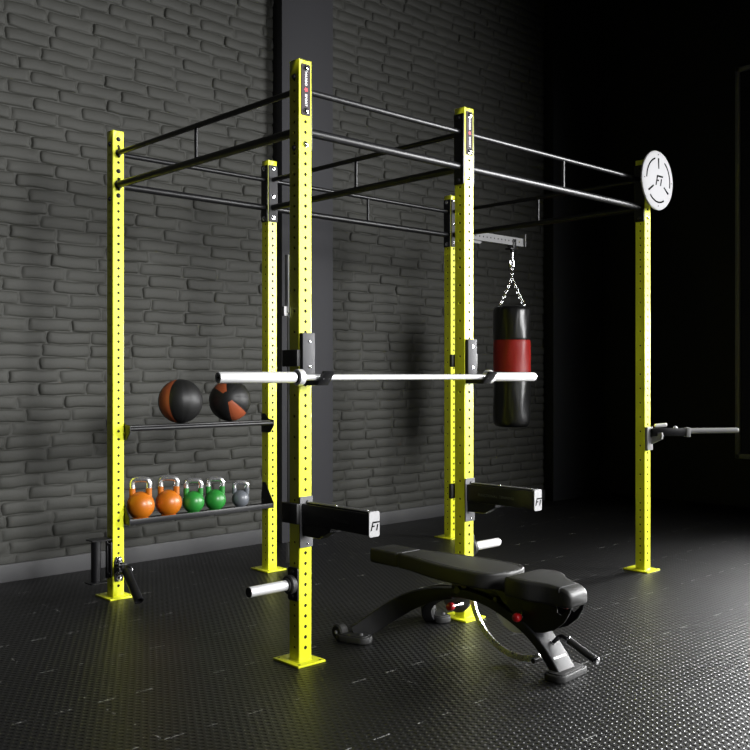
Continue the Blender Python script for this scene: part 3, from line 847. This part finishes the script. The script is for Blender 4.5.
def trim_line(ys, inset, zoff=.0006, r=.0014):
    for s in (-1, 1):
        pts = []
        for y, hw, zt, zb in st:
            if ys[0] >= y >= ys[1] and hw > .05: pts.append(BP(bx+s*(hw-inset), y, zt+zoff))
        tube(bm, pts, r, 6, 3)
trim_line((.0, -.645), .026)
tube(bm, [BP(bx-.066, .012, ZT+.0006), BP(bx+.066, .012, ZT+.0006)], .0022, 6, 2)
obj('stitching', bm, 'gray_plate', bk, 'pale stitched seam lines')
st2 = [(-.716, .10, ZT-.012, ZB-.0), (-.720, .125, ZT-.004, ZB-.008), (-.735, .142, ZT+.001, ZB-.012), (-.80, .150, ZT+.003, ZB-.013), (-.845, .148, ZT+.002, ZB-.014), (-.875, .134, ZT, ZB-.016, -.004), (-.91, .108, ZT-.002, ZB-.018, -.012), (-.95, .088, ZT-.004, ZB-.020, -.02), (-1.00, .076, ZT-.008, ZB-.022, -.028), (-1.03, .073, ZT-.013, ZB-.023, -.03), (-1.050, .070, ZT-.022, ZB-.022, -.03), (-1.062, .066, ZT-.034, ZB-.016, -.03), (-1.067, .060, ZT-.045, ZB-.006, -.03)]
sp_ = obj('seat_pad', pad(st2, .016), 'vinyl', bench, angle=50)
bm = bmesh.new()
tube(bm, [BP(bx-.104, -1.01, ZT-.030), BP(bx-.099, -1.012, ZT-.0115), BP(bx-.03, -1.014, ZT-.0092), BP(bx+.039, -1.012, ZT-.0115), BP(bx+.044, -1.01, ZT-.030)], .0013, 6, 4)
tube(bm, [BP(bx-.118, -.76, ZT+.003), BP(bx-.125, -.82, ZT+.0035), BP(bx-.115, -.875, ZT+.0005), BP(bx-.088, -.95, ZT-.004), BP(bx-.082, -1.00, ZT-.008)], .0010, 6, 4)
obj('stitching', bm, 'gray_plate', sp_)
# frame spine
bm = bmesh.new()
cx2 = bx-.002
pts = [(cx2, y, z) for y, z in ((-.14, .232), (-.26, .270), (-.40, .292), (-.49, .291), (-.58, .276), (-.66, .250), (-.755, .210), (-.83, .165), (-.89, .112), (-.935, .060), (-.968, .016))]
ribbon(bm, [BP(*p) for p in pts], [(1, 0, 0)]*len(pts), [.09, .11, .125]+[.128]*8, [.036, .042, .046]+[.046]*8, .007)
d = (Vector((0, -.935, .060))-Vector((0, -.89, .112))).normalized()
mdec = Matrix.Translation(BP(bx, -.851+.0, .088)) @ RX(0)
nrm = Vector((0, -d.z*-1, d.y*-1)); nrm = Vector((0, d.z, -d.y)).normalized()
if nrm.y > 0: nrm = -nrm
xa = Vector((1, 0, 0)); ya = nrm.cross(xa)
mdec = Matrix.Translation(BP(bx+.0, -.925, .0715)+nrm*.0232) @ Matrix((xa, ya, nrm)).transposed().to_4x4()
text_mesh(bm, 'MARBO SPORT', .0145, mdec, 1, .0006, bold=.0004)
fr = obj('frame', bm, ['frame_paint', 'white_ink'], bench, angle=40)
for s in (-1, 1):
    bm = bmesh.new()
    pts = [(bx+s*.030, -.32, .278), (bx+s*.045, -.20, .255), (bx+s*.070, -.075, .208), (bx+s*.115, .010, .155), (bx+s*.180, .072, .098), (bx+s*.245, .112, .052), (bx+s*.290, .140, .028)]
    sd = Vector((s*.55, .83, 0)).normalized(); side = Vector((sd.y, -sd.x, 0))
    ribbon(bm, [BP(*p) for p in pts], [side]*len(pts), [.05, .055, .055, .055, .055, .055, .055], [.050, .066, .088, .098, .098, .094, .085], .006)
    leg = obj('leg', bm, 'frame_paint', bench, angle=40)
    bm = bmesh.new()
    m = Matrix.Translation(BP(bx+s*.312, .112, .019)) @ RZ(-s*R(18))
    prism(bm, rrect(.105, .19, .045, 6), .034, m, .006, 0, 3); prism(bm, rrect(.085, .165, .034, 6), .008, m @ T(0, 0, .018), .002, 0, 2)
    ft = obj('foot', bm, 'rubber', leg)
    bm = bmesh.new(); q = BP(bx+s*.335, .196, .040); cyl(bm, q-Vector((.028, 0, 0)), q+Vector((.028, 0, 0)), .040, 24, .008); obj('wheel', bm, 'rubber', leg)
    bm = bmesh.new(); q = BP(bx+s*.335-.029, .196, .040); disc_dome(bm, q, (-1, 0, 0), .010, .008); disc_dome(bm, BP(bx+s*.31, .06, .044), (-.5, -.5, .7), .008, .006); obj('screw', bm, 'gray_plate', leg)
bm = bmesh.new()
m = Matrix.Translation(BP(bx+.008, -.968, .017)) @ RZ(R(5))
prism(bm, rrect(.245, .105, .036, 6), .032, m, .005, 0, 3); prism(bm, rrect(.215, .085, .03, 6), .008, m @ T(0, .0, .017), .002, 0, 2)
obj('foot', bm, 'rubber', fr)
# perforated angle arc
AC = (-.70, .330)
def yzm(x): return Matrix.Translation((x-bx, .4, 0)) @ YZ
bm = bmesh.new(); sector_mesh(bm, .283, .312, -116, -4, .010, AC, yzm(bx+.004), 40)
arc = obj('angle_plate', bm, 'steel', bench, 'bright curved steel plate with a row of holes')
bm = bmesh.new()
for k in range(8):
    a = R(-106+13.2*k); y, z = AC[0]+.2975*math.cos(a), AC[1]+.2975*math.sin(a)
    lathe(bm, [(0, 0), (.0062, 0), (.0062, .0012), (0, .0012)], Matrix.Translation(BP(bx-.0022, y, z)) @ RY(-PI/2), 12)
obj('rivet', bm, 'white_ink', arc, 'row of pale holes')
# seat sector plate behind the spine
bm = bmesh.new(); sector_mesh(bm, .0, .145, -165, -30, .010, (-.66, .275), yzm(bx+.045), 24)
obj('seat_angle_plate', bm, 'white_ink', bench, 'pale half round plate under the seat')
bm = bmesh.new(); sector_mesh(bm, .0, .105, -200, -20, .010, (-.23, .25), yzm(bx+.09), 24)
obj('side_gusset', bm, 'light_gray', bench, 'pale gusset plate by the rear leg')
# carriage under the pads
bm = bmesh.new()
box(bm, -.030, .030, -.08, .30, .345, .369, .003, mtx=None)   # backrest rail, local coords
for s in (-1, 1): box(bm, s*.034-.004, s*.034+.004, -.26, .05, .285, .368, .002)
cyl(bm, (-.06, -.21, .30), (.06, -.21, .30), .014, 16)
obj('backrest_rail', bm, 'black', bench)
bm = bmesh.new()
for s in (-1, 1):
    prism(bm, [(-.60, .345), (-.66, .29), (-.74, .235), (-.84, .185), (-.89, .195), (-.95, .219), (-1.003, .262), (-1.032, .31), (-1.042, .345), (-1.028, .345), (-1.010, .312), (-.985, .290), (-.965, .300), (-.955, .345)], .008, yzm(bx+s*.050), .001)
cyl(bm, (-.055, -.36, .265), (.055, -.36, .265), .011, 14); box(bm, -.052, .052, -.62, -.36, .332, .3455, .002)
sb = obj('seat_bracket', bm, 'black', bench)
bm = bmesh.new(); box(bm, -.075, -.02, -.632, -.612, .3305, .3375, .001); obj('red_pad', bm, 'redknob', sb, 'small red strip under the seat front')
for (y, z), ox in (((-.317, .212), 0), ((-.770, .250), -.045)):
    bm = bmesh.new(); m, L = align(BP(.732+ox, y, z), BP(.690+ox, y, z)); lathe(bm, [(0, 0), (.010, 0), (.019, .006), (.021, .014), (.021, .026), (.017, .034), (.010, .038), (0, .039)], m, 24)
    kn = obj('knob', bm, 'redknob', bench, 'red pull knob')
    bm = bmesh.new(); cyl(bm, BP(.730+ox, y, z), BP(.80+ox, y, z), .0065, 14); cyl(bm, BP(.775+ox*1.7, y, z), BP(.80+ox*1.7, y, z), .011, 14, .002); obj('pull_pin', bm, 'chrome', kn)
bm = bmesh.new(); cyl(bm, BP(.76, -.845, .060), BP(.69, -.845, .060), .012, 14); obj('pivot_bolt', bm, 'blackgloss', bench)
bm = bmesh.new(); box(bm, -.05, .05, -.02, .08, .285, .34, .004); cyl(bm, BP(bx-.065, -.37, .305), BP(bx+.065, -.37, .305), .020, 18); obj('pivot_block', bm, 'black', bench)
# handle
bm = bmesh.new()
tube(bm, [BP(.775, -.885, .130), BP(.785, -.905, .152), BP(.80, -.915, .166), BP(.80, -.930, .171), BP(.80, -.950, .165), BP(.80, -.975, .153)], .0095, 14, 5)
cyl(bm, BP(.772, -.880, .124), BP(.778, -.893, .140), .016, 14)
hd = obj('transport_handle', bm, 'black', bench)
bm = bmesh.new(); a, b = BP(.80, -.965, .158), BP(.80, -1.108, .100); cyl(bm, a, b, .0170, 22, .004); obj('grip', bm, 'rubber', hd)
dd = (b-a).normalized()
bm = bmesh.new(); cyl(bm, a-dd*.009, a+dd*.001, .0178, 20, .002); cyl(bm, b-dd*.004, b+dd*.014, .0182, 20, .005); obj('end_ring', bm, 'chrome', hd, 'bright metal end rings')

# ------------------------------------------------------------------ lights
def area(name, loc, target, sx, sy, power, col=(1, 1, 1), spread=180):
    l = bpy.data.lights.new(name, 'AREA'); l.shape = 'RECTANGLE'; l.size = sx; l.size_y = sy; l.energy = power; l.color = col; l.spread = R(spread)
    o = bpy.data.objects.new(name, l); C.objects.link(o); o.location = loc
    o.rotation_euler = (Vector(target)-Vector(loc)).to_track_quat('-Z', 'Y').to_euler(); return o
def spot(name, loc, target, power, size, blend, radius):
    l = bpy.data.lights.new(name, 'SPOT'); l.energy = power; l.spot_size = R(size); l.spot_blend = blend; l.shadow_soft_size = radius
    o = bpy.data.objects.new(name, l); C.objects.link(o); o.location = loc
    o.rotation_euler = (Vector(target)-Vector(loc)).to_track_quat('-Z', 'Y').to_euler(); return o
area('right_key', (6.6, -3.3, 2.7), (1.2, -1.3, 1.5), 4.8, 3.0, 1080, spread=128)  # added unseen panel, key light from the right; the window itself is dark
area('low_right_fill', (6.68, -1.45, 1.3), (4.0, -1.45, .7), 3.3, 1.6, 185, spread=60)  # added unseen panel that lifts the floor sheen at the right
area('front_fill', (.9, -7.2, 3.6), (-.1, .6, 1.5), 2.4, 2.0, 95, spread=52)  # added unseen fill that brightens the post fronts

w = bpy.data.worlds.new('World'); bpy.context.scene.world = w; w.use_nodes = True
w.node_tree.nodes['Background'].inputs[0].default_value = (.55, .6, .75, 1); w.node_tree.nodes['Background'].inputs[1].default_value = .006

# ------------------------------------------------------------------ camera
cam = bpy.data.cameras.new('camera'); co = bpy.data.objects.new('camera', cam); C.objects.link(co)
cam.sensor_width = 36; cam.lens = 948.8*36/750; cam.clip_start = .05
yaw, pitch = .81316878, -.00089489
co.location = (-2.82312776, -3.5059859, 1.37529231)
f = Vector((math.cos(yaw)*math.cos(pitch), math.sin(yaw)*math.cos(pitch), math.sin(pitch)))
co.rotation_euler = f.to_track_quat('-Z', 'Y').to_euler()
S = bpy.context.scene; S.camera = co
S.view_settings.view_transform = 'Standard'; S.view_settings.look = 'None'; S.view_settings.exposure = 0; S.view_settings.gamma = 1; S.view_settings.use_curve_mapping = False
